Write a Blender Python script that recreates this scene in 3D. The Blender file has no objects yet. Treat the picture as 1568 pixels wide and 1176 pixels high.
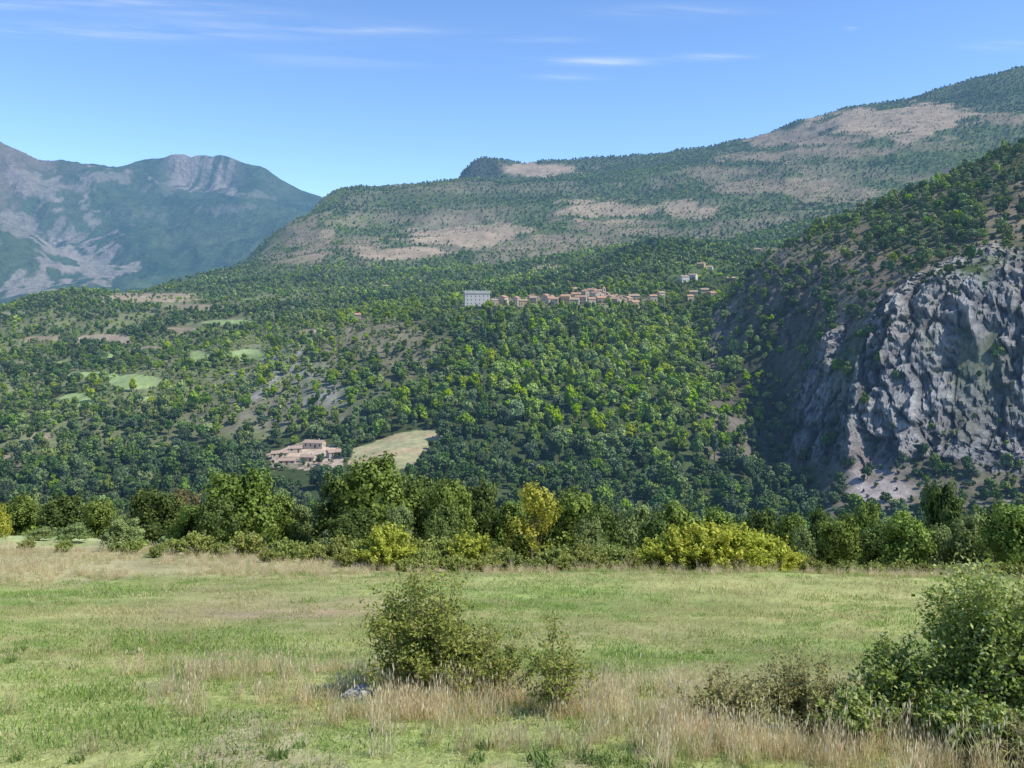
import bpy, bmesh, math, numpy as np
from mathutils import Vector
F=1358.0; CX=784.0; HZ=450.0
RNG=np.random.default_rng(7)
scene=bpy.context.scene
# ------------------------------------------------------------------ noise
def _h(ix,iy,seed):
    n=(ix.astype(np.int64)*374761393+iy.astype(np.int64)*668265263+seed*1442695041)&0xFFFFFFFF
    n=((n^(n>>13))*1274126177)&0xFFFFFFFF
    n=(n^(n>>16))&0xFFFFFFFF
    return n/4294967295.0
def vn(x,y,seed=0):
    ix=np.floor(x);iy=np.floor(y);fx=x-ix;fy=y-iy
    fx=fx*fx*fx*(fx*(fx*6-15)+10);fy=fy*fy*fy*(fy*(fy*6-15)+10)
    a=_h(ix,iy,seed);b=_h(ix+1,iy,seed);c=_h(ix,iy+1,seed);d=_h(ix+1,iy+1,seed)
    return ((a*(1-fx)+b*fx)*(1-fy)+(c*(1-fx)+d*fx)*fy)*2-1
def fbm(x,y,o=5,seed=0,ridged=False):
    s=0;a=1;t=0
    for i in range(o):
        n=vn(x+i*17.3,y-i*9.1,seed+i)
        if ridged:n=1-2*np.abs(n)
        s=s+a*n;t+=a;a*=.5
        x,y=x*1.6-y*1.2+3.1,x*1.2+y*1.6-1.7
    return s/t
def cells(x,y,seed):
    # worley: returns (random value of the nearest cell + its tilt, distance to the border)
    ix=np.floor(x);iy=np.floor(y);b1=np.full(x.shape,9.);b2=np.full(x.shape,9.);val=np.zeros(x.shape)
    for dx in(-1,0,1):
        for dy in(-1,0,1):
            cx=ix+dx;cy=iy+dy;px=cx+_h(cx,cy,seed);py=cy+_h(cx,cy,seed+1)
            ox=x-px;oy=y-py;d=ox*ox+oy*oy
            v=_h(cx,cy,seed+2)*2-1+ox*(_h(cx,cy,seed+3)*2-1)*1.4+oy*(_h(cx,cy,seed+4)*2-1)*1.0
            m=d<b1;b2=np.where(m,b1,np.minimum(b2,d));val=np.where(m,v,val);b1=np.where(m,d,b1)
    return val,np.sqrt(b2)-np.sqrt(b1)
def sm(a,b,x):
    t=np.clip((x-a)/(b-a),0,1);return t*t*(3-2*t)
# ------------------------------------------------------------------ terrain profile table : depth -> [(column,row)]
T=[
(0.5,None,-4.9),(5,None,-5.15),
(10.5,[(0,1172),(1568,1180)],0),(14,[(0,1078),(700,1085),(1568,1098)],0),(18,[(0,1022),(700,1030),(1568,1040)],0),
(30,[(0,955),(1568,958)],0),(45,[(0,918),(700,908),(1568,915)],0),
(60,[(0,897),(400,883),(700,880),(1100,878),(1568,889)],0),
(75,[(0,856),(300,853),(450,862),(700,872),(1100,882),(1568,893)],0),
(95,[(0,834),(150,835),(300,845),(600,862),(1100,892),(1568,905)],0),
(120,[(0,818),(150,828),(300,850),(600,866),(1100,900),(1568,912)],0),
(200,[(0,860),(800,885),(1568,920)],0),(320,[(0,830),(600,850),(800,860),(1568,870)],0),
(430,[(0,775),(400,768),(600,745),(800,755),(1000,785),(1150,800),(1250,812),(1400,790),(1568,770)],0),
(480,[(0,735),(300,735),(400,725),(600,708),(700,720),(800,730),(1000,742),(1130,755),(1200,775),(1240,780),(1300,735),(1400,702),(1568,690)],0),
(540,[(0,700),(300,695),(400,690),(450,684),(540,680),(620,664),(700,655),(800,658),(900,662),(1000,670),(1130,690),(1190,735),(1225,700),(1262,600),(1320,515),(1400,440),(1480,415),(1568,400)],0),
(600,[(0,655),(300,640),(400,635),(480,622),(560,617),(640,620),(700,600),(800,598),(900,592),(1000,600),(1100,620),(1150,645),(1185,655),(1215,610),(1260,510),(1320,445),(1400,398),(1480,370),(1568,345)],0),
(700,[(0,615),(300,595),(400,580),(480,560),(560,550),(640,545),(700,532),(800,526),(900,524),(1000,530),(1050,545),(1080,558),(1110,552),(1150,497),(1200,442),(1250,407),(1300,380),(1400,335),(1480,303),(1568,268),(2100,90)],0),
(800,[(0,580),(300,560),(400,545),(480,520),(560,500),(640,490),(700,488),(800,487),(1000,490),(1050,502),(1090,473),(1130,442),(1160,407),(1200,378),(1250,357),(1300,337),(1350,317),(1400,297),(1440,282),(1480,264),(1530,237),(1568,224),(2100,40)],0),
(860,[(0,560),(300,545),(400,525),(480,503),(560,490),(640,479),(700,473),(800,470),(900,467),(1000,465),(1050,468),(1100,460),(1130,454),(1160,450),(1200,430),(1300,395),(1400,360),(1568,310),(2100,200)],0),
(1000,[(0,525),(300,510),(400,495),(480,485),(560,475),(640,465),(700,460),(800,455),(900,445),(1000,437),(1050,433),(1130,430),(1200,430),(1400,400),(1568,380)],0),
(1300,[(0,480),(60,464),(120,457),(200,465),(300,465),(400,455),(500,455),(600,450),(700,440),(800,430),(900,410),(960,388),(1000,374),(1050,372),(1100,383),(1150,393),(1200,395),(1300,390),(1568,330)],0),
(1500,[(-500,470),(0,472),(60,452),(120,446),(180,451),(240,452),(300,445),(400,438),(600,430),(700,425),(800,415),(900,400),(1000,370),(1100,378),(1200,380),(1568,320)],0),
(1800,[(0,492),(120,470),(200,456),(250,442),(300,430),(340,422),(400,418),(450,412),(500,406),(600,405),(700,402),(800,395),(900,385),(1000,375),(1100,370),(1200,360),(1568,290)],0),
(2200,[(0,500),(200,472),(280,442),(340,414),(380,398),(420,385),(460,377),(500,371),(600,369),(700,362),(800,355),(900,350),(1000,345),(1200,322),(1300,312),(1568,260)],0),
(2700,[(0,500),(200,482),(340,432),(380,405),(420,367),(460,338),(500,322),(560,317),(700,314),(800,312),(900,309),(1000,300),(1100,288),(1200,270),(1300,255),(1568,200)],0),
(3200,[(0,500),(200,490),(340,460),(420,402),(460,350),(500,306),(530,293),(560,290),(620,287),(700,280),(800,279),(900,276),(1000,262),(1100,245),(1200,225),(1300,197),(1400,180),(1568,150)],0),
(3600,[(0,490),(340,470),(440,420),(500,335),(560,315),(690,300),(720,278),(800,272),(900,268),(1000,250),(1100,230),(1200,208),(1300,175),(1400,160),(1568,125)],0),
(3800,[(0,490),(340,480),(460,420),(500,340),(560,320),(620,305),(697,286),(706,266),(735,245),(765,242),(800,247),(880,245),(950,240),(1000,234),(1050,226),(1100,219),(1150,208),(1200,195),(1240,182),(1300,164),(1350,158),(1400,148),(1440,138),(1500,124),(1568,107),(2100,20)],0),
(4300,[(0,485),(400,470),(520,420),(700,350),(900,300),(1200,260),(1568,190)],0),
(4900,[(0,445),(60,450),(100,455),(200,448),(400,430),(500,420),(800,400),(1568,300)],0),
(5600,[(-200,300),(0,352),(50,378),(100,408),(150,430),(200,428),(300,415),(400,402),(500,380),(800,400),(1568,350)],0),
(6100,[(-200,300),(0,362),(60,385),(120,395),(200,385),(260,392),(300,380),(360,384),(400,378),(500,370),(800,400),(1568,400)],0),
(6700,[(0,300),(50,320),(100,330),(160,352),(200,340),(260,348),(300,330),(350,340),(400,338),(500,350),(800,400),(1568,400)],0),
(7500,[(-300,240),(-60,222),(0,229),(30,242),(60,262),(120,268),(180,275),(250,287),(300,290),(340,294),(370,298),(420,312),(500,330),(800,420),(1568,420)],0),
(7950,[(-300,250),(0,245),(120,266),(180,264),(230,262),(262,274),(285,286),(300,278),(312,286),(330,276),(345,288),(370,280),(420,286),(500,318),(800,430),(1568,430)],0),
(8200,[(-300,260),(0,262),(120,268),(150,262),(180,256),(220,249),(250,243),(262,237),(285,236),(292,240),(300,235),(318,236),(322,239),(335,236),(352,240),(370,249),(420,269),(470,290),(500,303),(540,325),(620,390),(800,430),(1568,430)],0),
(10000,[(0,430),(1568,440)],0),(14000,[(0,448),(1568,448)],0)]
UG=np.arange(-1400,3000,1.0)
YK=np.array([t[0] for t in T]);ZK=[]
for Yk,tab,z in T:
    if tab is None: ZK.append(np.full(UG.shape,z))
    else:
        us=np.array([p[0] for p in tab],float);vs=np.array([p[1] for p in tab],float)
        v=np.interp(UG,us,vs)
        sg=2.5 if Yk>=3700 else 9
        k=np.exp(-.5*(np.arange(-30,31)/sg)**2);k/=k.sum()
        vp=np.pad(v,30,mode='edge');v=np.convolve(vp,k,mode='valid')
        ZK.append(-(v-HZ)/F*Yk)
ZK=np.array(ZK);TK=np.log(YK)
def zprof(Y,u):
    K=len(YK);k=min(max(np.searchsorted(YK,Y,side='right')-1,0),K-2)
    def g(j):return np.interp(u,UG,ZK[j])
    z0,z1=g(k),g(k+1);h=TK[k+1]-TK[k]
    d=(z1-z0)/h
    dm=(z0-g(k-1))/(TK[k]-TK[k-1]) if k>0 else d
    dp=(g(k+2)-z1)/(TK[k+2]-TK[k+1]) if k<K-2 else d
    def lim(a,b):
        return np.where(a*b>0,2*a*b/(a+b+np.where(a+b==0,1e-9,0)),0)
    m0,m1=lim(dm,d),lim(d,dp)
    t=(math.log(Y)-TK[k])/h
    return z0*(2*t**3-3*t*t+1)+m0*h*(t**3-2*t*t+t)+z1*(-2*t**3+3*t*t)+m1*h*(t**3-t*t)
def rows(a,b,n):return np.exp(np.linspace(math.log(a),math.log(b),n,endpoint=False))
YR=np.concatenate([rows(.5,10,14),rows(10,60,110),rows(60,130,50),rows(130,430,40),rows(430,860,370),rows(860,1500,110),rows(1500,4000,230),rows(4000,9000,200),rows(9000,14001,8)])
uc=np.concatenate([np.arange(-700,-30,14),np.arange(-30,1200,2.6),np.arange(1200,1600,1.9),np.arange(1600,2300,14)])
SC=(uc-CX)/F
R,N=len(YR),len(SC)
YY=np.repeat(YR[:,None],N,1)
OFF=np.where(YR<200,8*(1-YR/200)**2,0)
XX=SC[None,:]*(YR+OFF)[:,None]
UU=CX+F*XX/YY
ZZ=np.array([zprof(YR[i],np.clip(UU[i],-1300,2900)) for i in range(R)])
amp=np.interp(np.log(YY),np.log([1,60,120,300,430,1000,1400,2500,3500,4000,5500,7600,8100,14000]),[.08,.2,.5,2,2.2,3,5,20,17,11,75,75,32,30])
def band(w,seed,o,r=False):return fbm(XX/w,YY/w,o,seed,r)
b0=band(6,1,4);b1=band(70,5,5);b2=band(340,11,7,True)-.15;b3=band(900,23,9,True)-.1
w0=1-sm(100,300,YY);w1=sm(100,300,YY)*(1-sm(1100,1700,YY));w2=sm(1100,1700,YY)*(1-sm(4300,5200,YY));w3=sm(4300,5200,YY)
ZZ=ZZ+amp*(w0*b0+w1*b1*1.3+w2*b2*1.5+w3*b3*1.9)
V0=HZ-F*ZZ/YY
# gullies and spurs running down the valley sides (kept away from the village spur and the clearing)
keep=1-np.exp(-((UU-850)/190)**2-((V0-465)/22)**2)
keep*=1-np.exp(-((UU-560)/150)**2-((V0-692)/40)**2)
fold=fbm(XX/95+YY/400,YY/330,4,27,True)-.1
ZZ=ZZ+fold*8.5*sm(520,640,YY)*(1-sm(1000,1500,YY))*keep*(1-.7*sm(1000,1100,UU))
VV=HZ-F*ZZ/YY
# cliff
pn=fbm(XX/28,YY/28+ZZ/30,4,40)
vtop=np.interp(UU,[1220,1260,1320,1400,1465,1568,1700],[560,515,478,425,392,395,390])
cl=sm(1205,1232,UU+pn*14)*sm(728,695,VV+pn*30-(UU-1400)*.03)*sm(-10,20,VV-vtop+pn*40)
cl*=((YY>450)&(YY<745))
gul=sm(.06,.30,fbm((.75*XX-.65*YY)/22+5,ZZ/70,4,77))
cl*=1-.75*gul*sm(690,540,VV)
flank=sm(1060,1100,UU)*sm(1300,1240,UU)*((YY>520)&(YY<800))*sm(380,420,VV)*(1-cl)
scree=((YY>430)&(YY<570))*sm(1270,1320,UU)*sm(672,695,VV)*sm(800,770,VV)
m=(YY>430)&(YY<830)&(UU>1020)&(UU<1760)
xs,ys,zs=XX[m],YY[m],ZZ[m]
st_=.75*xs-.65*ys;dn=.65*xs+.75*ys
wx=fbm(st_/15,zs/25+dn/40,4,31)*4;wz=fbm(st_/15,zs/15+dn/40,3,33)*5
lean=st_+zs*.12
q1,e1=cells((lean+wx)/15,(zs+wz+dn*.3)/30,200);q2,e2=cells((lean+wx*.6)/6,(zs+wz*.6+dn*.5)/10,210);q3,e3=cells((lean+wx*.3)/2.6,(zs+dn*.6)/4.0,220)
def rv(a,s):return 1-2*np.abs(a)
butt=.5*rv(vn((lean+wx*1.5)/30,zs/260,50),0)+.35*rv(vn((lean+wx)/13,zs/110,51),0)+.22*rv(vn((lean+wx)/5.5,zs/45,52),0)
jag=np.zeros(XX.shape);jag[m]=butt*9+q1*4.0+q2*2.4+q3*1.3+fbm(st_/4,zs/4+dn/5,3,57)*1.8-np.clip(.15-e1,0,.15)*18-np.clip(.15-e2,0,.15)*7
crk=np.zeros(XX.shape);crk[m]=np.clip(1-e2/.12,0,1)*.5+np.clip(1-e1/.10,0,1)*.8+np.clip(-.05-butt,0,1)*1.4
fv=np.zeros(XX.shape);fv[m]=q2*.45+q1*.4+q3*.45
rk=np.clip(cl+flank*.35,0,1)
XX2=XX-rk*jag*.7
YY2=YY-rk*jag*.85
ZZ=ZZ+rk*(jag*.2)
VV=HZ-F*ZZ/YY
# ------------------------------------------------------------------ land cover
n1=fbm(XX/60,YY/60,4,60);n2=fbm(XX/220,YY/220,5,61);n3=fbm(XX/14,YY/14,3,62);n4=fbm(XX/5,YY/5,3,63);n5=fbm(XX/1.2,YY/1.2,3,64)
def C(*c):return np.array(c,float)
col=np.empty((R,N,3));dens=np.zeros((R,N))
def setc(m,c):
    m=np.clip(m,0,1)[...,None];col[...]=col*(1-m)+np.asarray(c)*m
def setd(m,d):
    global dens
    m=np.clip(m,0,1);dens=dens*(1-m)+d*m
col[...]=C(.07,.09,.034);dens[...]=.96
mead=YY<66
def brownm(u,v):return np.exp(-((u-430)/200)**2-((v-932)/32)**2)+.8*np.exp(-((u-1050)/280)**2-((v-1035)/18)**2)+.35*np.exp(-((u-900)/300)**2-((v-970)/20)**2)
g=np.clip(.5+.9*n3+.5*n4,0,1)[...,None]
mc=C(.25,.35,.095)*(1-g)+C(.44,.43,.17)*g
setc(mead,mc)
setc(mead*brownm(UU,VV)*.85*(.6+.6*sm(-.3,.4,n4)),C(.42,.32,.20))
setc(mead*sm(900,1300,UU)*sm(1000,960,VV)*.5,C(.50,.50,.19))
setc(mead*sm(.05,.4,n5+.4*n4)*sm(980,1060,VV)*.7,C(.48,.40,.25))
dens[mead]=0
edge=sm(58,64,YY+n4*2)*(YY<125)
setc(edge,C(.46,.41,.21));dens[YY<125]=0
setc(sm(92,97,YY)*(YY<128)*sm(170,120,UU),C(.42,.47,.2))
dens[(YY>=100)&(YY<135)&(UU>180)]=.15
dens[(YY>=128)&(YY<430)]=.9
m_=((YY>110)&(YY<125)&(UU>180));setc(m_,C(.12,.13,.05))
L=sm(600,420,UU+n1*60)*(YY>560)*(YY<1500)
setc(L*.85,C(.18,.19,.09)+n3[...,None]*.03);setd(L,.66+.75*n1+.3*n2)
def blob(u,v,ru,rv,y0=430,y1=4300,e=.5,rag=.35,nn=None):
    q=np.sqrt(((UU-u)/ru)**2+((VV-v)/rv)**2)+rag*(n1 if nn is None else nn)
    return sm(1+e*.5,1-e*.5,q)*(YY>y0)*(YY<y1)
b=blob(455,600,90,50,430,900,.8,.9);setc(b*(.4+.6*sm(-.1,.3,n3)),C(.27,.26,.22));setd(b,.42)
b=blob(590,530,80,42,430,900,.8,.8);setc(b*.9,C(.20,.18,.11));setd(b,.42)
b=blob(370,640,150,20,430,900,.8,.9);setc(b*.8,C(.18,.17,.11));setd(b,.55)
b=blob(20,715,40,22,430,900);setc(b,C(.22,.18,.13));setd(b,.45)
# mid mountain base
M=sm(1250,1500,YY)*(YY<4300)
gr=fbm(XX/130,YY/200,6,70)
brn=sm(-.2,.4,gr+.25*n1)
setc(M,(C(.11,.14,.058)*(1-brn[...,None])+C(.20,.18,.11)*brn[...,None]));setd(M,np.clip(.9-.6*brn,0,1))
low=M*sm(385,420,VV+n2*20);setc(low,C(.11,.145,.06));setd(low,.75)
top=M*sm(2900,3200,YY)*sm(560,760,UU)
setc(top*.85,C(.08,.11,.05));setd(top,.92)
bandg=M*np.exp(-((VV-(300+ (1000-UU)*.02))/14)**2)*sm(520,600,UU)*sm(1250,1050,UU);setc(bandg*.85,C(.08,.11,.045));setd(bandg,.9)
tan=C(.36,.28,.185);tan2=C(.27,.215,.14);rr_=fbm(XX/70,YY/70,6,71)
for (u,v,ru,rv__,c,k) in [(700,364,85,18,tan,1),(630,388,80,9,tan,1),(765,350,45,9,tan,.9),(930,322,70,14,tan,.9),(1050,322,42,14,tan,.9),(480,368,36,22,tan2,.9),(555,378,45,10,tan2,.8),
   (870,375,95,12,tan2,.7),(960,345,70,13,tan2,.7),(840,410,28,5,tan,.8),(925,422,50,12,tan2,.8),(1180,285,105,11,tan2,.8),(1290,300,70,11,tan2,.7),(520,338,45,12,tan2,.5),
   (1195,211,75,14,tan2,1),(1150,240,60,8,tan2,.9),(1350,190,110,21,tan,1),(1425,175,60,19,tan,1),(1290,232,70,8,tan2,.8),(1545,185,36,10,tan2,.9),(835,261,62,11,tan,1),(1270,215,50,9,tan2,.9),(700,337,90,6,tan2,.4),
   (235,455,70,6,tan,.9),(440,395,45,9,tan2,.7),(1100,262,60,7,tan2,.6),(1440,225,60,8,tan2,.5)]:
    b=blob(u,v,ru,rv__,1200,4300,.35,.8,rr_)*k;setc(b,c);setd(b,.06)
b=blob(735,258,35,16,3500,4300,.4,.2)*(UU<790);setc(b,C(.06,.075,.05));setd(b,1)
b=blob(1030,395,95,38,1000,1700,.5,.3);setc(b,C(.10,.14,.045));setd(b,.95)
green=C(.28,.35,.14)
for (u,v,ru,rv__,c) in [(205,585,46,11,green),(140,575,46,6,green),(305,550,18,12,green),(378,545,34,9,green),(118,612,24,10,green),(100,558,22,6,green),
   (165,520,44,8,C(.32,.26,.18)),(350,494,34,4,green),(30,480,34,4,C(.28,.26,.15)),(60,518,28,5,tan2),(270,505,28,4,tan2),(470,508,24,4,tan),(60,668,20,6,tan2),(300,470,44,4,tan2),(180,545,30,4,green),(240,610,26,3,green),(30,560,26,4,tan2),(230,535,24,4,tan2)]:
    b=blob(u,v,ru,rv__,560,1500,.25,.4);setc(b,c+n3[...,None]*.05);setd(b,0)
def poly(pts,y0,y1,nz=0):
    ins=np.zeros((R,N),bool);n=len(pts);uu=UU+n3*nz;vv=VV+n4*nz*.5
    for i in range(n):
        (x1,y1_),(x2,y2_)=pts[i],pts[(i+1)%n]
        c=((y1_>vv)!=(y2_>vv))&(uu<(x2-x1)*(vv-y1_)/((y2_-y1_) or 1e-9)+x1);ins^=c
    return ins*((YY>y0)&(YY<y1))*1.0
b=poly([(535,690),(600,666),(690,651),(672,675),(630,712),(590,726),(535,710)],430,640,5);setc(b,C(.34,.32,.17));setd(b,0)
setc(b*sm(-.1,.4,n3),C(.40,.31,.18))
b=poly([(409,695),(440,684),(470,674),(505,682),(530,692),(524,716),(470,720),(416,714)],430,640,5);setc(b,C(.48,.37,.27));setd(b,0)
setc(b*sm(.1,.4,n3+n4*.4),C(.22,.2,.12))
clear=poly([(400,745),(640,745),(645,718),(640,700),(400,700)],425,530,0);setd(clear,.05)
b=blob(860,463,160,13,780,1000,.4,.1);setc(b,C(.22,.2,.12));setd(b,.12)
b=blob(700,482,60,10,760,1000,.4,.2);setd(b,.3)
b=blob(1075,440,60,30,840,1150,.4,.2);setd(b,.45)
Rr=sm(1130,1180,UU+n1*20)*(YY>560)*(YY<830)
br=sm(-.35,.15,n1+.3*n2)
setc(Rr,(C(.11,.12,.055)*(1-br[...,None])+C(.25,.20,.135)*br[...,None]));setd(Rr,np.clip(.78-.42*br,0,1))
tz=blob(1440,330,130,60,560,830,.6,.5);setd(tz,.78)
setc(flank,(C(.08,.085,.05)*(1-br[...,None])+C(.18,.16,.125)*br[...,None])-crk[...,None]*.03);setd(flank,.65)
rc=C(.36,.345,.32)+(fv*.14+n3*.05)[...,None]*C(1,.95,.87)-crk[...,None]*C(.19,.18,.16)+pn[...,None]*C(.07,.04,.01);rc=np.clip(rc,.06,.6)
setc(cl,rc);setd(cl>.4,.06);setd((cl>.05)&(cl<=.4),.6)
setc(cl*sm(.05,.3,n3+crk*.3-.1)*.45,C(.12,.125,.07));setd(cl*sm(.05,.3,n3),.36)
ss=scree*sm(-.35,.1,n1+.4*n3)
setc(ss,C(.44,.37,.33)+n4[...,None]*.06);setd(ss,.10)
b=((YY>440)&(YY<560))*sm(1235,1275,UU)*sm(640,665,VV)*(1-ss);setc(b*.5*(1-cl),C(.24,.2,.16));setd(b*(1-cl),.5)
kk=1.15+1.2*n2+.8*n1
kk=kk+.5*sm(620,700,VV)*(YY>430)*(YY<700)
cf=blob(980,590,230,105,430,900,.9,.3);kk=kk*(1-cf)+cf*(.1+.9*n1)
kk=np.where((UU>1130)&(YY>540)&(YY<900),kk+.3,kk)
# far mountain
Fm=sm(4300,4700,YY)
fz=fbm(XX/260,YY/400,6,90);fz2=fbm(XX/70,YY/120,5,91)
setc(Fm,C(.07,.12,.042)+np.clip(fz*.6+fz2*.6,-.5,.5)[...,None]*C(.08,.08,.04))
ridge=sm(.15,.6,b3)
bp=Fm*sm(140,20,UU+n2*90+fz*60)*sm(350,270,VV+fz*90+fz2*60);setc(bp*.85,C(.29,.225,.15))
strk=fbm(XX/45,YY/1500,4,92)
pk=Fm*(YY>7650)*np.exp(-((UU-308)/52)**4)*sm(-.3,.05,strk+.4*fz2);setc(pk,C(.42,.35,.28))
for (u,v,ru,rv__,k) in [(335,288,20,6,.7),(150,400,36,22,.8),(110,350,34,30,.6),(40,432,44,18,.8),(60,290,60,20,.6),(20,345,40,22,.6),(70,390,44,18,.8),(150,272,50,8,.5),(260,290,40,8,.3),(395,300,25,5,.4),(230,330,50,10,.25),(350,320,40,6,.3)]:
    q=np.sqrt(((UU-u)/ru)**2+((VV-v)/rv__)**2)+2.0*fz2+1.0*fz-.5*ridge;b=sm(.9,.4,q)*Fm*k;setc(b,C(.42,.36,.28))
rock=np.clip(cl+flank*.6+scree*.5+Rr*.35+blob(450,600,95,52,430,900)*.4,0,1)
rock=np.maximum(rock,sm(1300,1600,YY)*.4);rock=np.maximum(rock,sm(4300,5000,YY)*1.0)
# ------------------------------------------------------------------ helpers
def mesh_from(name,V,faces,mats,mi=None,attrs=None,smooth=False):
    me=bpy.data.meshes.new(name)
    V=np.asarray(V,np.float32)
    if not isinstance(faces,list):faces=[faces]
    faces=[np.asarray(f,np.int32) for f in faces if len(f)]
    nl=sum(f.size for f in faces);npf=sum(len(f) for f in faces)
    me.vertices.add(len(V));me.vertices.foreach_set('co',V.ravel())
    me.loops.add(nl);me.polygons.add(npf)
    me.loops.foreach_set('vertex_index',np.concatenate([f.ravel() for f in faces]))
    tot=np.concatenate([np.full(len(f),f.shape[1],np.int32) for f in faces])
    st=np.concatenate([[0],np.cumsum(tot)[:-1]]).astype(np.int32)
    me.polygons.foreach_set('loop_start',st)
    try: me.polygons.foreach_set('loop_total',tot)
    except Exception: pass
    for m in mats:me.materials.append(m)
    if mi is not None:me.polygons.foreach_set('material_index',np.asarray(mi,np.int32))
    me.polygons.foreach_set('use_smooth',np.broadcast_to(np.asarray(smooth),(npf,)).copy())
    me.update(calc_edges=True)
    for k,(ty,a) in (attrs or {}).items():
        at=me.attributes.new(k,ty,'POINT')
        at.data.foreach_set('value' if ty in('FLOAT','INT') else ('color' if ty=='FLOAT_COLOR' else 'vector'),np.asarray(a).ravel())
    return me
def add(name,me,loc=(0,0,0),rotz=0,sc=1):
    o=bpy.data.objects.new(name,me);scene.collection.objects.link(o);o.location=loc;o.rotation_euler=(0,0,rotz)
    o.scale=(sc,sc,sc) if not hasattr(sc,'__len__') else sc;return o
class G:
    def __init__(s):s.V=[];s.F={};s.t=[];s.n=0
    def add(s,V,Fc,mat=0,tint=.5):
        V=np.asarray(V,float);Fc=np.asarray(Fc,int)
        s.V.append(V);s.t.append(np.broadcast_to(np.asarray(tint,float),(len(V),)))
        s.F.setdefault((Fc.shape[1],mat),[]).append(Fc+s.n);s.n+=len(V)
    def mesh(s,name,mats,smooth=False):
        fs=[];mi=[]
        for (k,m),l in s.F.items():
            f=np.concatenate(l);fs.append(f);mi.append(np.full(len(f),m))
        return mesh_from(name,np.concatenate(s.V),fs,mats,np.concatenate(mi),{'tint':('FLOAT',np.concatenate(s.t))},smooth)
def leaves(g,c,nrm,size,rng,mat=1,tint=None,asp=.6):
    n=len(c);r=rng.normal(size=(n,3));t=np.cross(nrm,r);t/=np.linalg.norm(t,axis=1)[:,None]+1e-9
    b=np.cross(nrm,t);b/=np.linalg.norm(b,axis=1)[:,None]+1e-9
    s=(size*(.6+.8*rng.random(n)))[:,None]
    V=np.stack([c-t*s,c+b*s*asp-t*s*.1,c+t*s,c-b*s*asp+t*s*.1],1).reshape(-1,3)
    Fc=np.arange(4*n).reshape(n,4)
    if tint is None:tint=rng.random(n)
    g.add(V,Fc,mat,np.repeat(tint,4))
def tube(g,P,rad,sides=5,mat=0,tint=.5):
    P=np.asarray(P,float);n=len(P);a=np.arange(sides)*2*math.pi/sides
    d=np.gradient(P,axis=0);d/=np.linalg.norm(d,axis=1)[:,None]+1e-9
    up=np.where(np.abs(d[:,2:3])>.9,[[1.,0,0]],[[0,0,1.]]);x=np.cross(d,up);x/=np.linalg.norm(x,axis=1)[:,None]+1e-9;y=np.cross(d,x)
    V=(P[:,None]+np.asarray(rad)[:,None,None]*(np.cos(a)[None,:,None]*x[:,None]+np.sin(a)[None,:,None]*y[:,None])).reshape(-1,3)
    i=np.arange(n-1)[:,None]*sides;j=np.arange(sides)[None,:];k=(j+1)%sides
    Fc=np.stack([i+j,i+k,i+sides+k,i+sides+j],-1).reshape(-1,4);g.add(V,Fc,mat,tint)
def ico(sub):
    bm=bmesh.new();bmesh.ops.create_icosphere(bm,subdivisions=sub,radius=1)
    V=np.array([v.co[:] for v in bm.verts]);Fc=np.array([[v.index for v in f.verts] for f in bm.faces]);bm.free();return V,Fc
I0=ico(1)
# ------------------------------------------------------------------ materials
def mat(name):
    m=bpy.data.materials.new(name);m.use_nodes=True;nt=m.node_tree;nt.nodes.clear()
    o=nt.nodes.new('ShaderNodeOutputMaterial');return m,nt,o
def nd(nt,t,**k):
    n=nt.nodes.new(t)
    for a,b in k.items():setattr(n,a,b)
    return n
def math_(nt,op,a,b=None,c=None):
    n=nt.nodes.new('ShaderNodeMath');n.operation=op
    for i,x in enumerate((a,b,c)):
        if x is None:continue
        if isinstance(x,(int,float)):n.inputs[i].default_value=x
        else:nt.links.new(x,n.inputs[i])
    return n.outputs[0]
def noise(nt,vec,scale,detail=4,rough=.55):
    n=nd(nt,'ShaderNodeTexNoise');n.inputs['Scale'].default_value=scale;n.inputs['Detail'].default_value=detail;n.inputs['Roughness'].default_value=rough
    if vec is not None:nt.links.new(vec,n.inputs['Vector'])
    return n.outputs['Fac']
def mulcol(nt,col,fac):
    v=nd(nt,'ShaderNodeVectorMath',operation='SCALE');nt.links.new(col,v.inputs[0]);nt.links.new(fac,v.inputs['Scale']);return v.outputs[0]
HAZE_GLOW=(.18,.36,.68,1)
def painted_haze(nt,shader,o):
    # painted aerial perspective: bluish emission mixed into the surface shader, stronger with world Y
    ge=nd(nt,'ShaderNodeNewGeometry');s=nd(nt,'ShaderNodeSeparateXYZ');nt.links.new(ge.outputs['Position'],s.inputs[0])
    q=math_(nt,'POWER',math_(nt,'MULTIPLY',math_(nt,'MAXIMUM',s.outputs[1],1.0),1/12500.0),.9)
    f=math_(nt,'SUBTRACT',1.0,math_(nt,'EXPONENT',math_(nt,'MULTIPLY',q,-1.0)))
    e=nd(nt,'ShaderNodeEmission');e.inputs[0].default_value=HAZE_GLOW;mx=nd(nt,'ShaderNodeMixShader');nt.links.new(f,mx.inputs[0]);nt.links.new(shader,mx.inputs[1]);nt.links.new(e.outputs[0],mx.inputs[2]);nt.links.new(mx.outputs[0],o.inputs[0])
def nosample(m):
    try:m.cycles.emission_sampling='NONE'
    except Exception:pass
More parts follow.
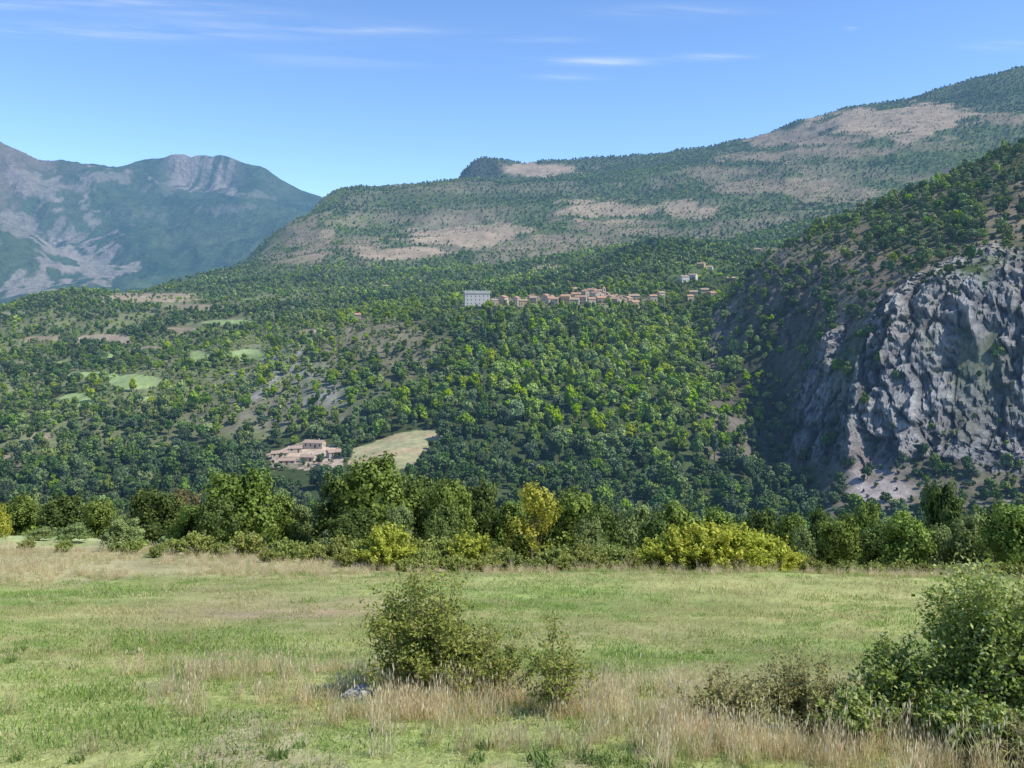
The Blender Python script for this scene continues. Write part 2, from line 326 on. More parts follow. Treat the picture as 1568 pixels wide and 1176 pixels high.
def leafmat(name,c0,c1,c2,trans=.25,hv=.05,vv=.5,hz=False):
    m,nt,o=mat(name);L_=nt.links
    at=nd(nt,'ShaderNodeAttribute',attribute_name='tint')
    r=nd(nt,'ShaderNodeValToRGB');e=r.color_ramp.elements
    e[0].position=0;e[0].color=(*c0,1);e[1].position=1;e[1].color=(*c2,1);q=e.new(.5);q.color=(*c1,1)
    L_.new(at.outputs['Fac'],r.inputs[0])
    oi=nd(nt,'ShaderNodeObjectInfo');hs=nd(nt,'ShaderNodeHueSaturation')
    L_.new(math_(nt,'MULTIPLY_ADD',oi.outputs['Random'],hv,.5-hv*.65),hs.inputs['Hue'])
    rr=math_(nt,'FRACT',math_(nt,'MULTIPLY',oi.outputs['Random'],7.31))
    L_.new(math_(nt,'MULTIPLY_ADD',rr,vv,1-vv/2),hs.inputs['Value'])
    if hz:L_.new(math_(nt,'MULTIPLY_ADD',math_(nt,'FRACT',math_(nt,'MULTIPLY',oi.outputs['Random'],31.7)),.45,.78),hs.inputs['Saturation'])
    L_.new(r.outputs[0],hs.inputs['Color'])
    d=nd(nt,'ShaderNodeBsdfDiffuse');L_.new(hs.outputs[0],d.inputs[0]);out=d.outputs[0]
    if trans>0:
        t=nd(nt,'ShaderNodeBsdfTranslucent');L_.new(hs.outputs[0],t.inputs['Color']);mx=nd(nt,'ShaderNodeMixShader');mx.inputs[0].default_value=trans
        L_.new(d.outputs[0],mx.inputs[1]);L_.new(t.outputs[0],mx.inputs[2]);out=mx.outputs[0]
    if hz:painted_haze(nt,out,o);nosample(m)
    else:L_.new(out,o.inputs[0])
    return m
def simple(name,c,c2,scale=1.0,rough=.9,bump=0.0,bs=8):
    m,nt,o=mat(name);tc=nd(nt,'ShaderNodeTexCoord');f=noise(nt,tc.outputs['Object'],scale,6)
    r=nd(nt,'ShaderNodeValToRGB');e=r.color_ramp.elements;e[0].position=.3;e[0].color=(*c,1);e[1].position=.7;e[1].color=(*c2,1);nt.links.new(f,r.inputs[0])
    d=nd(nt,'ShaderNodeBsdfPrincipled');d.inputs['Roughness'].default_value=rough;nt.links.new(r.outputs[0],d.inputs['Base Color'])
    if bump:
        b=nd(nt,'ShaderNodeBump');b.inputs['Distance'].default_value=bump;nt.links.new(noise(nt,tc.outputs['Object'],bs,6),b.inputs['Height']);nt.links.new(b.outputs[0],d.inputs['Normal'])
    nt.links.new(d.outputs[0],o.inputs[0]);return m
bark=simple('bark',(.07,.055,.04),(.16,.13,.10),4,.95)
twig=simple('twig',(.14,.10,.065),(.30,.22,.14),6)
tm,nt,o=mat('terrain_ground');Lk=nt.links;nosample(tm)
ge=nd(nt,'ShaderNodeNewGeometry');pos=ge.outputs['Position']
ca=nd(nt,'ShaderNodeAttribute',attribute_name='cover');ra=nd(nt,'ShaderNodeAttribute',attribute_name='rock')
nA=noise(nt,pos,.02,8,.68);nB=noise(nt,pos,.25,6,.6);nC=noise(nt,pos,5,4,.6)
f=math_(nt,'MULTIPLY',math_(nt,'MULTIPLY_ADD',nA,1.6,.2),math_(nt,'MULTIPLY_ADD',nB,1.2,.4))
f=math_(nt,'MULTIPLY',f,math_(nt,'MULTIPLY_ADD',nC,1.0,.5))
d=nd(nt,'ShaderNodeBsdfDiffuse');Lk.new(mulcol(nt,ca.outputs['Color'],f),d.inputs[0])
b1_=nd(nt,'ShaderNodeBump');b1_.inputs['Distance'].default_value=4;Lk.new(noise(nt,pos,.25,8,.75),b1_.inputs['Height']);Lk.new(ra.outputs['Fac'],b1_.inputs['Strength'])
sz=nd(nt,'ShaderNodeSeparateXYZ');Lk.new(pos,sz.inputs[0])
b3_=nd(nt,'ShaderNodeBump');b3_.inputs['Distance'].default_value=150;Lk.new(noise(nt,pos,.005,9,.62),b3_.inputs['Height']);Lk.new(math_(nt,'MULTIPLY',math_(nt,'GREATER_THAN',sz.outputs[1],4300),1.0),b3_.inputs['Strength']);Lk.new(b1_.outputs[0],b3_.inputs['Normal'])
b2_=nd(nt,'ShaderNodeBump');b2_.inputs['Distance'].default_value=.08;b2_.inputs['Strength'].default_value=.9;Lk.new(noise(nt,pos,6,4),b2_.inputs['Height']);Lk.new(b3_.outputs[0],b2_.inputs['Normal'])
Lk.new(b2_.outputs[0],d.inputs['Normal']);painted_haze(nt,d.outputs[0],o)
V=np.stack([XX2,YY2,ZZ],-1).reshape(-1,3)
i=np.arange(R-1)[:,None]*N;j=np.arange(N-1)[None,:]
Fc=np.stack([i+j,i+j+1,i+N+j+1,i+N+j],-1).reshape(-1,4)
cc=np.concatenate([np.clip(col,.01,.65).reshape(-1,3),np.ones((R*N,1))],1)
smo=(cl[:-1,:-1]<.3).ravel()
add('terrain',mesh_from('terrain',V,Fc,[tm],None,{'cover':('FLOAT_COLOR',cc.astype(np.float32)),'rock':('FLOAT',rock.astype(np.float32).ravel())},smo))
def lookup(A,X,Y):
    X=np.asarray(X,float);Y=np.asarray(Y,float)
    r=np.interp(np.log(Y),np.log(YR),np.arange(R));off=np.where(Y<200,8*(1-Y/200)**2,0)
    c=np.interp(X/(Y+off),SC,np.arange(N))
    r0=np.clip(r.astype(int),0,R-2);c0=np.clip(c.astype(int),0,N-2);fr=r-r0;fc=c-c0
    return (A[r0,c0]*(1-fc)+A[r0,c0+1]*fc)*(1-fr)+(A[r0+1,c0]*(1-fc)+A[r0+1,c0+1]*fc)*fr
def gz(X,Y):return float(lookup(ZZ,X,Y))
def find(u,v,y0,y1):
    for Y in np.linspace(y0,y1,500):
        X=(u-CX)/F*Y
        if HZ-F*gz(X,Y)/Y<=v:return X,Y,gz(X,Y)
    X=(u-CX)/F*y1;return X,y1,gz(X,y1)
# ------------------------------------------------------------------ instancing
def scatter(name,P,rot,scl,idx,coll):
    me=bpy.data.meshes.new(name)
    P=np.asarray(P,np.float32);me.vertices.add(len(P));me.vertices.foreach_set('co',P.ravel())
    a=me.attributes.new('rot','FLOAT_VECTOR','POINT');a.data.foreach_set('vector',np.asarray(rot,np.float32).ravel())
    a=me.attributes.new('scl','FLOAT_VECTOR','POINT');a.data.foreach_set('vector',np.asarray(scl,np.float32).ravel())
    a=me.attributes.new('idx','INT','POINT');a.data.foreach_set('value',np.asarray(idx,np.int32))
    ob=add(name,me)
    ng=bpy.data.node_groups.new(name+'_nodes','GeometryNodeTree')
    ng.interface.new_socket('Geometry',in_out='INPUT',socket_type='NodeSocketGeometry');ng.interface.new_socket('Geometry',in_out='OUTPUT',socket_type='NodeSocketGeometry')
    gi=ng.nodes.new('NodeGroupInput');go=ng.nodes.new('NodeGroupOutput');ip=ng.nodes.new('GeometryNodeInstanceOnPoints');ci=ng.nodes.new('GeometryNodeCollectionInfo')
    ci.inputs['Collection'].default_value=coll;ci.inputs['Separate Children'].default_value=True;ci.inputs['Reset Children'].default_value=True
    def na(n,ty):
        x=ng.nodes.new('GeometryNodeInputNamedAttribute');x.data_type=ty;x.inputs['Name'].default_value=n;return x.outputs['Attribute']
    l=ng.links;l.new(gi.outputs[0],ip.inputs['Points']);l.new(ci.outputs[0],ip.inputs['Instance']);ip.inputs['Pick Instance'].default_value=True
    l.new(na('idx','INT'),ip.inputs['Instance Index'])
    e=ng.nodes.new('FunctionNodeEulerToRotation');l.new(na('rot','FLOAT_VECTOR'),e.inputs[0]);l.new(e.outputs[0],ip.inputs['Rotation'])
    l.new(na('scl','FLOAT_VECTOR'),ip.inputs['Scale']);l.new(ip.outputs[0],go.inputs[0])
    mo=ob.modifiers.new('scatter','NODES');mo.node_group=ng;return ob
def coll(name,meshes):
    c=bpy.data.collections.new(name)
    for k,m in enumerate(meshes):
        ob=bpy.data.objects.new('%s_%02d'%(name,k),m);c.objects.link(ob)
    return c
# ------------------------------------------------------------------ trees
def lobes_of(rng,n,w,h,base):
    Ls=[]
    for k in range(n):
        a=rng.random()*6.283;r=math.sqrt(rng.random())*.62;zz=rng.random()
        rr=r*(1-.55*zz**2)
        Ls.append((math.cos(a)*rr*w/2,math.sin(a)*rr*w/2,base+(h-base)*(.22+.6*zz),(w/2)*(.34+.18*rng.random())*(1-.25*zz)))
    return Ls
def far_tree(name,seed,lm,w=10,h=9,n=9,nl=60,ls=.62):
    rng=np.random.default_rng(seed);g=G();base=h*.12
    tube(g,[(0,0,-1.5),(0,0,h*.3),(0,0,h*.6)],[.3,.22,.08],4,0)
    for (x,y,z,r) in lobes_of(rng,n,w,h,base):
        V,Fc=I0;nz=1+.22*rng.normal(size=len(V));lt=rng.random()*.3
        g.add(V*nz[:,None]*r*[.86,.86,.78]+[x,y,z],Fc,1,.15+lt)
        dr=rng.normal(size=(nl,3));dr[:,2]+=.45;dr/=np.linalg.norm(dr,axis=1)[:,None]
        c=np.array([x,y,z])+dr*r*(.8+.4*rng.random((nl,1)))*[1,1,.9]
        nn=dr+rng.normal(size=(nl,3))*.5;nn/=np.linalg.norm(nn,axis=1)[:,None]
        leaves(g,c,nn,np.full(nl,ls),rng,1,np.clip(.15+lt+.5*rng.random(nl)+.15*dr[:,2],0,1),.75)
    return g.mesh(name,[bark,lm])
def near_tree(name,seed,lm,w,h,n=16,nl=420,ls=.17,base=.12,gap=.0):
    rng=np.random.default_rng(seed);g=G()
    lean=rng.normal(size=2)*.03*h
    tube(g,[(0,0,-.6),(lean[0]*.3,lean[1]*.3,h*.2),(lean[0],lean[1],h*.5),(lean[0]*1.2,lean[1]*1.2,h*.8)],[.022*h,.018*h,.012*h,.004*h],7,0)
    for (x,y,z,r) in lobes_of(rng,n,w,h,h*base):
        t=.15+.5*rng.random();s=np.array([lean[0]*t,lean[1]*t,h*t*.55]);e=np.array([x,y,z]);m=(s+e)/2+[0,0,.04*h]
        tube(g,[s,m,e],[.009*h,.006*h,.002*h],4,0)
        for k in range(5):
            q=e+rng.normal(size=3)*r*.55;tube(g,[m*.3+e*.7,(e+q)/2,q],[.003*h,.002*h,.001*h],3,0)
        V,Fc=I0;nz=1+.25*rng.normal(size=len(V))
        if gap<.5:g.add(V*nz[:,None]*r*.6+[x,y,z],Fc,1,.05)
        K=14;cd=rng.normal(size=(K,3));cd[:,2]+=.3;cd/=np.linalg.norm(cd,axis=1)[:,None];cp=e+cd*r*(.72+.45*rng.random((K,1)))*[1,1,.9]
        ct=rng.random(K)*.4;m_=nl//K
        for q in range(K):
            off=rng.normal(size=(m_,3))*r*.2
            c=cp[q]+off;nn=cd[q]*.9+off/(r*.2)*.35+rng.normal(size=(m_,3))*.4;nn/=np.linalg.norm(nn,axis=1)[:,None]
            leaves(g,c,nn,np.full(m_,ls),rng,1,np.clip(.05+ct[q]+.55*rng.random(m_),0,1),.7)
    return g.mesh(name,[bark,lm])
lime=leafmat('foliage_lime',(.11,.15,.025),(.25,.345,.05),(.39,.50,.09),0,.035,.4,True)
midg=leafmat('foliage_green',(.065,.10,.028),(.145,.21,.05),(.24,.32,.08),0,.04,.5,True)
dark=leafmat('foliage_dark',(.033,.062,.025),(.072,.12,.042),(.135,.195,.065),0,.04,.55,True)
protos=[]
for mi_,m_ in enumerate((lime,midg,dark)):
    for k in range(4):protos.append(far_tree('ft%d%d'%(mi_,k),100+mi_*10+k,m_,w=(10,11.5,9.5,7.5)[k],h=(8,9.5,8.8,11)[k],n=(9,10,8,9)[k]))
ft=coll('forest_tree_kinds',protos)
sp=[]
for mi_,m_ in enumerate((lime,midg,dark)):
    for k in range(2):sp.append(far_tree('st%d%d'%(mi_,k),200+mi_*10+k,m_,w=10,h=8,n=5,nl=14,ls=1.4))
fs=coll('distant_tree_kinds',sp)
def gridpts(y0,y1,g,um=-120,uM=1690,jit=.95):
    sa=(um-CX)/F;sb=(uM-CX)/F
    X,Y=np.meshgrid(np.arange(sa*y1,sb*y1,g),np.arange(y0,y1,g));X=X.ravel();Y=Y.ravel()
    X=X+(RNG.random(len(X))-.5)*g*jit;Y=Y+(RNG.random(len(X))-.5)*g*jit
    k=(X>sa*Y)&(X<sb*Y)&(Y>y0)&(Y<y1);return X[k],Y[k]
def forest(name,y0,y1,g,cl_,per,s0,s1,low=False,koff=0):
    X,Y=gridpts(y0,y1,g);D=lookup(dens,X,Y)
    if low:D=np.where(D>.12,np.clip(1.1-D,0.05,.7),np.where(D>.03,.2,0))
    k=RNG.random(len(X))<D;X=X[k];Y=Y[k];D=D[k]
    Z=lookup(ZZ,X,Y);K=np.clip(np.round(lookup(kk,X,Y)+koff+RNG.normal(size=len(X))*.5),0,2).astype(int)
    px=lookup(XX2-XX,X,Y);py=lookup(YY2-YY,X,Y)
    n=len(X);s=(s0+(s1-s0)*RNG.random(n)**1.4)*(1 if low else (.62+.38*np.clip(D,0,1)))
    s3=np.stack([s*(.9+.2*RNG.random(n)),s*(.9+.2*RNG.random(n)),s*(.75+.55*RNG.random(n))],1)
    rot=np.stack([RNG.normal(size=n)*.05,RNG.normal(size=n)*.05,RNG.random(n)*6.28],1)
    print(name,n);scatter(name,np.stack([X+px,Y+py,Z-.2*s],1),rot,s3,K*per+RNG.integers(0,per,n),cl_)
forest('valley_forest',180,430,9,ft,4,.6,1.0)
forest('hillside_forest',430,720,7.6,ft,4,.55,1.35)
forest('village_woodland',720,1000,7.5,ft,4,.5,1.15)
forest('hillside_scrub',430,1000,5.2,fs,2,.16,.42,True)
forest('hill_woodland',1000,1900,9,fs,2,.5,1.05)
forest('mountain_woodland',1900,4150,14,fs,2,.55,1.2)
forest('mountain_scrub',1900,3900,13,fs,2,.25,.5,True)
oakm=leafmat('oak_leaves',(.055,.09,.02),(.18,.255,.05),(.33,.41,.11),.2,.02,.3)
oakd=leafmat('dark_oak_leaves',(.04,.065,.02),(.115,.17,.045),(.22,.285,.085),.2,.02,.3)
pale=leafmat('pale_leaves',(.11,.15,.05),(.25,.32,.11),(.37,.44,.17),.2,.02,.2)
yel=leafmat('yellow_leaves',(.17,.19,.03),(.40,.42,.06),(.60,.57,.11),.25,.02,.2)
red=leafmat('russet_leaves',(.13,.10,.045),(.27,.21,.09),(.38,.31,.14),.25,.02,.2)
NM=[near_tree('oak%d'%k,300+k,oakm,9,9,n=18) for k in range(4)]+[near_tree('oakd%d'%k,310+k,oakd,9,9,n=18) for k in range(3)]
PM=[near_tree('pale%d'%k,320+k,pale,9,9,n=16,base=.02) for k in range(2)]
YM=[near_tree('yel%d'%k,330+k,yel,8,9,n=13,nl=300,ls=.15,base=.15,gap=1) for k in range(2)]
RM=[near_tree('rus',340,red,9,9,n=12,nl=300,gap=1)]
def plant(name,me,u,vtop,wpx,Y):
    X=(u-CX)/F*Y;z=gz(X,Y);h=max((-(vtop-HZ)/F*Y)-z,1.0);w=wpx/F*Y
    return add(name,me,(X,Y,z-.1),RNG.random()*6.28,(w/9,w/9,h/9))
TL=[('o',-60,752,120,120),('o',30,758,80,145),('d',105,754,90,140),('o',150,765,80,135),('d',235,742,95,115),('r',285,748,70,118),('o',300,770,90,104),('o',362,716,140,100),('d',330,760,90,96),
('o',425,756,80,122),('p',465,765,70,124),('d',520,722,105,118),('o',575,698,145,112),('d',640,720,110,116),('o',690,726,95,110),('d',730,733,95,120),('p',610,765,70,98),('d',545,775,90,100),('d',675,770,80,98),
('o',880,750,110,112),('d',920,765,90,105),('p',975,762,95,112),('p',905,790,70,92),('o',1040,768,100,118),('d',1010,790,80,98),('o',1100,778,95,125),('d',1160,772,90,120),('o',1210,782,80,112),('p',1225,800,60,90),
('o',1285,788,95,90),('d',1340,800,90,97),('o',1390,785,100,88),('p',1430,795,80,92),('d',1440,735,80,175),('p',1480,778,95,88),('d',1510,770,110,98),('o',1555,770,115,82),('o',1620,765,130,85),('o',1700,770,140,85),
('o',790,768,80,118),('d',840,775,80,115),('d',1250,775,70,170),('o',1330,770,70,190),('d',-140,760,130,110)]
cn={'o':0,'d':0,'p':0,'r':0}
for (t,u,v,w,Y) in TL:
    k=cn[t];cn[t]+=1
    if t=='o':plant('oak_tree',NM[k%4],u,v,w*1.08,Y)
    elif t=='d':plant('downy_oak_tree',NM[4+k%3],u,v,w*1.08,Y)
    elif t=='p':plant('willow_tree',PM[k%2],u,v,w,Y)
    else:plant('russet_tree',RM[0],u,v,w,Y)
plant('willow_shrub',PM[0],188,788,75,84);plant('willow_shrub',PM[1],110,799,60,100);plant('willow_shrub',PM[1],60,806,50,104)
plant('yellow_ash_tree',YM[0],815,734,135,73)
plant('yellow_ash_tree',YM[1],-5,768,60,80)
def shrub(name,seed,lm,w,h,stems,per,ls,spread=1.0,lean=0,side=3,dens0=.25,stemr=.012):
    rng=np.random.default_rng(seed);g=G();C_=[]
    for s in range(stems):
        a=rng.random()*6.283;r0=rng.random()*.12*w;rr=(rng.random()**.6)*w/2*spread
        H=h*(1-.4*(rr/(w/2+1e-6))**2)*(.5+.53*rng.random())
        t=np.linspace(0,1,7)[:,None];b=np.array([math.cos(a)*r0,math.sin(a)*r0,-.05])
        e=np.array([math.cos(a)*rr+lean*H,math.sin(a)*rr,H])
        P=b*(1-t)+e*t;P[:,:2]=b[:2]+(e[:2]-b[:2])*(t**1.2);P[:,2:]=b[2]+(e[2]-b[2])*(t**.85)
        P+=np.cumsum(rng.normal(size=P.shape)*.024*h,0)*[1,1,.3]
        tube(g,P,np.linspace(stemr,.002,7)*(.6+.7*rng.random()),4,0,rng.random())
        for k in range(side):
            tt=.25+.7*rng.random();i0=int(tt*6);q=P[i0];d=rng.normal(size=3);d[2]=abs(d[2])*.7;d/=np.linalg.norm(d);l=h*(.12+.18*rng.random())
            Q=np.array([q,q+d*l*.5,q+d*l+[0,0,-.02]]);tube(g,Q,[stemr*.4,stemr*.25,.0012],3,0,rng.random())
            n=per//side;ts=rng.random((n,1));C_.append(q+d*l*ts+rng.normal(size=(n,3))*.03*h)
        n=per//2;ts=dens0+(1-dens0)*rng.random(n)
        C_.append(np.stack([np.interp(ts,t[:,0],P[:,j]) for j in range(3)],1)+rng.normal(size=(n,3))*.022*h)
    c=np.concatenate(C_);nn=rng.normal(size=c.shape);nn[:,2]=np.abs(nn[:,2])+.4;nn/=np.linalg.norm(nn,axis=1)[:,None]
    hh=np.clip(c[:,2]/h,0,1)
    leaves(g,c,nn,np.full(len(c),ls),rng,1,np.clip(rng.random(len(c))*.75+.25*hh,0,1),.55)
    return g.mesh(name,[twig,lm])
rose=leafmat('dogrose_leaves',(.13,.17,.035),(.30,.34,.075),(.48,.44,.13),.35,0,0)
bram=leafmat('bramble_leaves',(.09,.14,.02),(.28,.35,.065),(.60,.63,.28),.3,0,0)
drys=leafmat('dry_shrub_leaves',(.18,.18,.06),(.35,.34,.12),(.48,.44,.2),.3,0,0)
broom=leafmat('broom_leaves',(.20,.24,.03),(.44,.48,.07),(.64,.64,.12),.3,.02,.15)
yg=leafmat('hedge_leaves',(.15,.19,.04),(.31,.36,.09),(.50,.51,.17),.3,.03,.3)
def put(name,me,u,Y,rot=0,sc=1):
    X=(u-CX)/F*Y;return add(name,me,(X,Y,gz(X,Y)),rot,sc)
put('dog_rose_bush',shrub('rose1',1,rose,2.1,2.35,70,150,.032),648,15.0)
put('dog_rose_bush',shrub('rose3',11,rose,1.9,1.5,55,130,.030),690,14.7)
put('dog_rose_bush',shrub('rose2',2,rose,1.5,1.25,34,80,.027),765,14.5)
put('hawthorn_sapling',shrub('haw',3,rose,1.0,1.65,22,80,.028),856,13.3)
put('bramble_bush',shrub('br1',4,bram,2.6,2.6,140,200,.036),1550,12.3)
put('bramble_bush',shrub('br2',5,bram,1.7,1.5,80,150,.034),1395,12.4)
put('bramble_bush',shrub('br3',6,bram,1.3,.9,65,140,.032),1495,11.0)
put('dry_bramble_bush',shrub('br4',7,drys,1.7,1.2,60,90,.026),1240,12.6)
put('dry_bramble_bush',shrub('br5',8,drys,1.6,1.0,45,70,.026),1110,12.6)
put('bramble_bush',shrub('br6',9,bram,1.3,.8,50,100,.030),1310,11.6)
put('dry_bramble_bush',shrub('br7',10,drys,1.6,.7,60,60,.022),1600,10.4)
BR=[shrub('broom%d'%k,20+k,broom,5,3.2,80,130,.11,stemr=.03) for k in range(2)]
HG=[shrub('hedge%d'%k,30+k,yg,4,2.4,70,110,.10,stemr=.03) for k in range(3)]
for k,(u,Y,s) in enumerate([(1010,68,.85),(1050,67,1.1),(1095,66.5,1.25),(1140,67,1.2),(1180,68,1.0),(1070,71,1.1),(1120,71,1.25),(1200,71,.8)]):put('broom_bush',BR[k%2],u,Y,k*1.3,s)
for k,(u,Y,s) in enumerate([(560,72,.9),(595,70,1.1),(630,72,1.0),(680,74,1.1),(725,72,1.0),(760,71,.8),(300,78,.9),(265,79,.7),(850,70,.9),(890,71,1.0),(940,70,1.0),(980,71,.8),(480,76,.8),(440,78,.9),(520,75,1.0),
   (1240,70,.7),(1300,69,.6),(1380,71,.7),(100,82,.5),(40,84,.5),(380,80,1.0),(1450,70,.6),(1520,69,.7),(590,76,1.0),(780,69,.7),(650,69,.8),(340,77,.6),(200,80,.6),(910,67,.7),(1260,67,.5),(700,68,.6),(410,72,.5),(970,66,.5),
   (530,70,.6),(745,68,.6),(820,67,.5),(870,67,.6),(620,67,.5),(1340,67,.5),(1420,68,.5),(1490,67,.5),(1560,68,.6),(240,75,.5)]):
    bb=k in(1,4,23);put('broom_bush' if bb else 'hedge_shrub',(BR[k%2] if bb else HG[k%3]),u,Y,k*1.7,s)
# ------------------------------------------------------------------ grass
def tuft(name,seed,m,n,rad,hgt,wid,head=False,lean=.35):
    rng=np.random.default_rng(seed);g=G()
    a=rng.random(n)*6.283;r=np.sqrt(rng.random(n))*rad;b=np.stack([np.cos(a)*r,np.sin(a)*r,np.full(n,-.02)],1)
    H=hgt*(.45+.7*rng.random(n));ld=rng.normal(size=(n,2))*lean*H[:,None];fa=rng.random(n)*6.283;wv=np.stack([np.cos(fa),np.sin(fa),0*fa],1)*(wid*(.6+.8*rng.random(n)))[:,None]/2
    m1=b+np.stack([ld[:,0]*.3,ld[:,1]*.3,H*.55],1);t=b+np.stack([ld[:,0],ld[:,1],H],1)
    V=np.stack([b-wv,b+wv,m1+wv*.8,m1-wv*.8,t],1).reshape(-1,3);k=np.arange(n)[:,None]*5;ti=np.repeat(rng.random(n),5)
    g.add(V,k+np.array([[0,1,2,3]]),0,ti);g.add(V,k+np.array([[3,2,4]]),0,ti)
    if head:
        h=n//3;c=t[:h]-[0,0,.03];up=np.tile([0,0,1.],(h,1));w2=wv[:h]/np.linalg.norm(wv[:h],axis=1)[:,None]*.011
        V=np.stack([c-up*.05,c+w2,c+up*.06,c-w2],1).reshape(-1,3);g.add(V,np.arange(4*h).reshape(h,4),0,np.repeat(.6+.4*rng.random(h),4))
    return g.mesh(name,[m])
gg=leafmat('grass_green',(.14,.235,.05),(.27,.385,.10),(.43,.52,.16),.4,.03,.35)
gs=leafmat('grass_straw',(.37,.34,.14),(.56,.51,.23),(.74,.67,.36),.45,.02,.3)
gd=leafmat('grass_dry',(.48,.39,.20),(.76,.62,.35),(.92,.80,.52),.45,.02,.3)
gw=leafmat('weed_green',(.10,.16,.04),(.19,.28,.08),(.30,.38,.13),.3,.02,.3)
tk=[tuft('t0',1,gg,130,.34,.075,.011,lean=.6),tuft('t1',2,gg,130,.34,.055,.011,lean=.6),tuft('t2',3,gs,110,.34,.075,.010,lean=.6),tuft('t3',4,gs,110,.34,.05,.010,lean=.6),
    tuft('t4',5,gd,50,.16,.5,.008,True,.3),tuft('t5',6,gd,40,.16,.7,.008,True,.28),tuft('t6',7,gw,50,.14,.14,.02,False,.6),tuft('t7',8,gs,45,.15,.38,.008,True,.35)]
gc=coll('grass_tuft_kinds',tk)
RX,RY=(552-CX)/F*14.6,14.6
def grass(name,y0,y1,g,sc):
    X,Y=gridpts(y0,y1,g,-150,1718,1.0);Z=lookup(ZZ,X,Y);n=len(X)
    st=fbm(X/2.2,Y/2.2,4,120)+.6*fbm(X/9,Y/9,3,121)
    u=CX+F*X/Y;v=HZ-F*Z/Y
    p=np.clip(.38+1.5*st+.7*brownm(u,v)+.2*sm(1000,1400,u)*sm(1000,950,v),0.04,.97)
    idx=np.where(RNG.random(n)<p,2,0)+RNG.integers(0,2,n)
    s=sc*(.6+.8*RNG.random(n))*(1+.5*fbm(X/1.3,Y/1.3,3,125));keep=RNG.random(n)<(.92-.5*np.clip(brownm(u,v),0,1))
    print(name,n)
    scatter(name,np.stack([X,Y,Z],1)[keep],np.stack([0*X,0*X,RNG.random(n)*6.28],1)[keep],np.stack([s,s,s*(1+.6*fbm(X/.9,Y/.9,2,126))],1)[keep],idx[keep],gc)
grass('meadow_grass_near',8.5,22,.33,1.0)
grass('meadow_grass_mid',22,40,.58,1.35)
grass('meadow_grass_far',40,64,1.1,2.0)
def tall(name,y0,y1,g,pf,s0,s1,kinds):
    X,Y=gridpts(y0,y1,g,-150,1718,1.0);Z=lookup(ZZ,X,Y);u=CX+F*X/Y;v=HZ-F*Z/Y
    p=pf(X,Y,u,v);k=(RNG.random(len(X))<p)&~((abs(X-RX)<.4)&(Y<RY+.2)&(Y>RY-.9));X,Y,Z=X[k],Y[k],Z[k];n=len(X);s=s0+(s1-s0)*RNG.random(n);print(name,n)
    scatter(name,np.stack([X,Y,Z],1),np.stack([0*X,0*X,RNG.random(n)*6.28],1),np.stack([s,s,s],1),np.array(kinds)[RNG.integers(0,len(kinds),n)],gc)
def pf1(X,Y,u,v):
    nn=fbm(X/1.1,Y/1.1,3,130)
    c=np.interp(u,[150,400,700,1050,1300,1568],[1035,1055,1085,1120,1150,1165]);wd=np.interp(u,[100,250,600,1000,1568],[14,24,44,44,42])
    q=np.exp(-((v-c)/wd)**2)*sm(120,300,u)
    q=q*np.interp(u,[150,500,600,1050,1568],[.5,.6,.95,.95,.9])
    return np.clip(q*(.5+1.6*nn),0,1)
tall('tall_dry_grass',9,19,.15,pf1,.35,.95,[4,5,4,7,7])
def pfw(X,Y,u,v):
    nn=fbm(X/1.5,Y/1.5,3,139);return np.clip((nn-.1)*.8,0,.5)*.7
tall('meadow_weeds',9,24,.3,pfw,.6,1.2,[6,6,6,7])
def pf2(X,Y,u,v):
    nn=fbm(X/5,Y/5,3,131);return np.clip(sm(60,65,Y+nn*6)*(.55+.9*nn),0,1)*np.where((Y>86)&(u<170),.1,1)*np.interp(u,[0,400,650],[1,.9,.7])
tall('field_edge_dry_grass',57,98,.5,pf2,.7,1.4,[4,7,7,5,2,4,0])
lst=simple('limestone',(.30,.28,.25),(.50,.48,.43),3,.9,.03,12)
rng=np.random.default_rng(3);V,Fc=ico(3);V=V*(1+.4*fbm(V[:,0]*1.3+3,V[:,1]*1.3+V[:,2],4,3))[:,None]*[.34,.22,.17];V[:,2]=np.clip(V[:,2],-.1,.15)
add('limestone_boulder',mesh_from('boulder',V,Fc,[lst]),(RX,RY,gz(RX,RY)+.06),.4)
# ------------------------------------------------------------------ buildings
wallm=[simple('plaster_cream',(.46,.40,.31),(.55,.48,.38),.6),simple('stone_masonry',(.30,.27,.23),(.42,.38,.32),1.2),simple('plaster_ochre',(.45,.33,.22),(.54,.40,.28),.6),simple('plaster_white',(.58,.55,.5),(.67,.64,.59),.6)]
roofm=[simple('terracotta_tiles',(.36,.20,.13),(.50,.31,.21),1.5),simple('weathered_tiles',(.30,.22,.165),(.43,.32,.24),1.5)]
glass=simple('window_dark',(.03,.035,.04),(.06,.065,.07),1,.3)
wood=simple('door_wood',(.10,.06,.035),(.16,.10,.06),2)
def box(g,x0,x1,y0,y1,z0,z1,m):
    V=[(x0,y0,z0),(x1,y0,z0),(x1,y1,z0),(x0,y1,z0),(x0,y0,z1),(x1,y0,z1),(x1,y1,z1),(x0,y1,z1)]
    g.add(V,[[0,3,2,1],[4,5,6,7],[0,1,5,4],[1,2,6,5],[2,3,7,6],[3,0,4,7]],m)
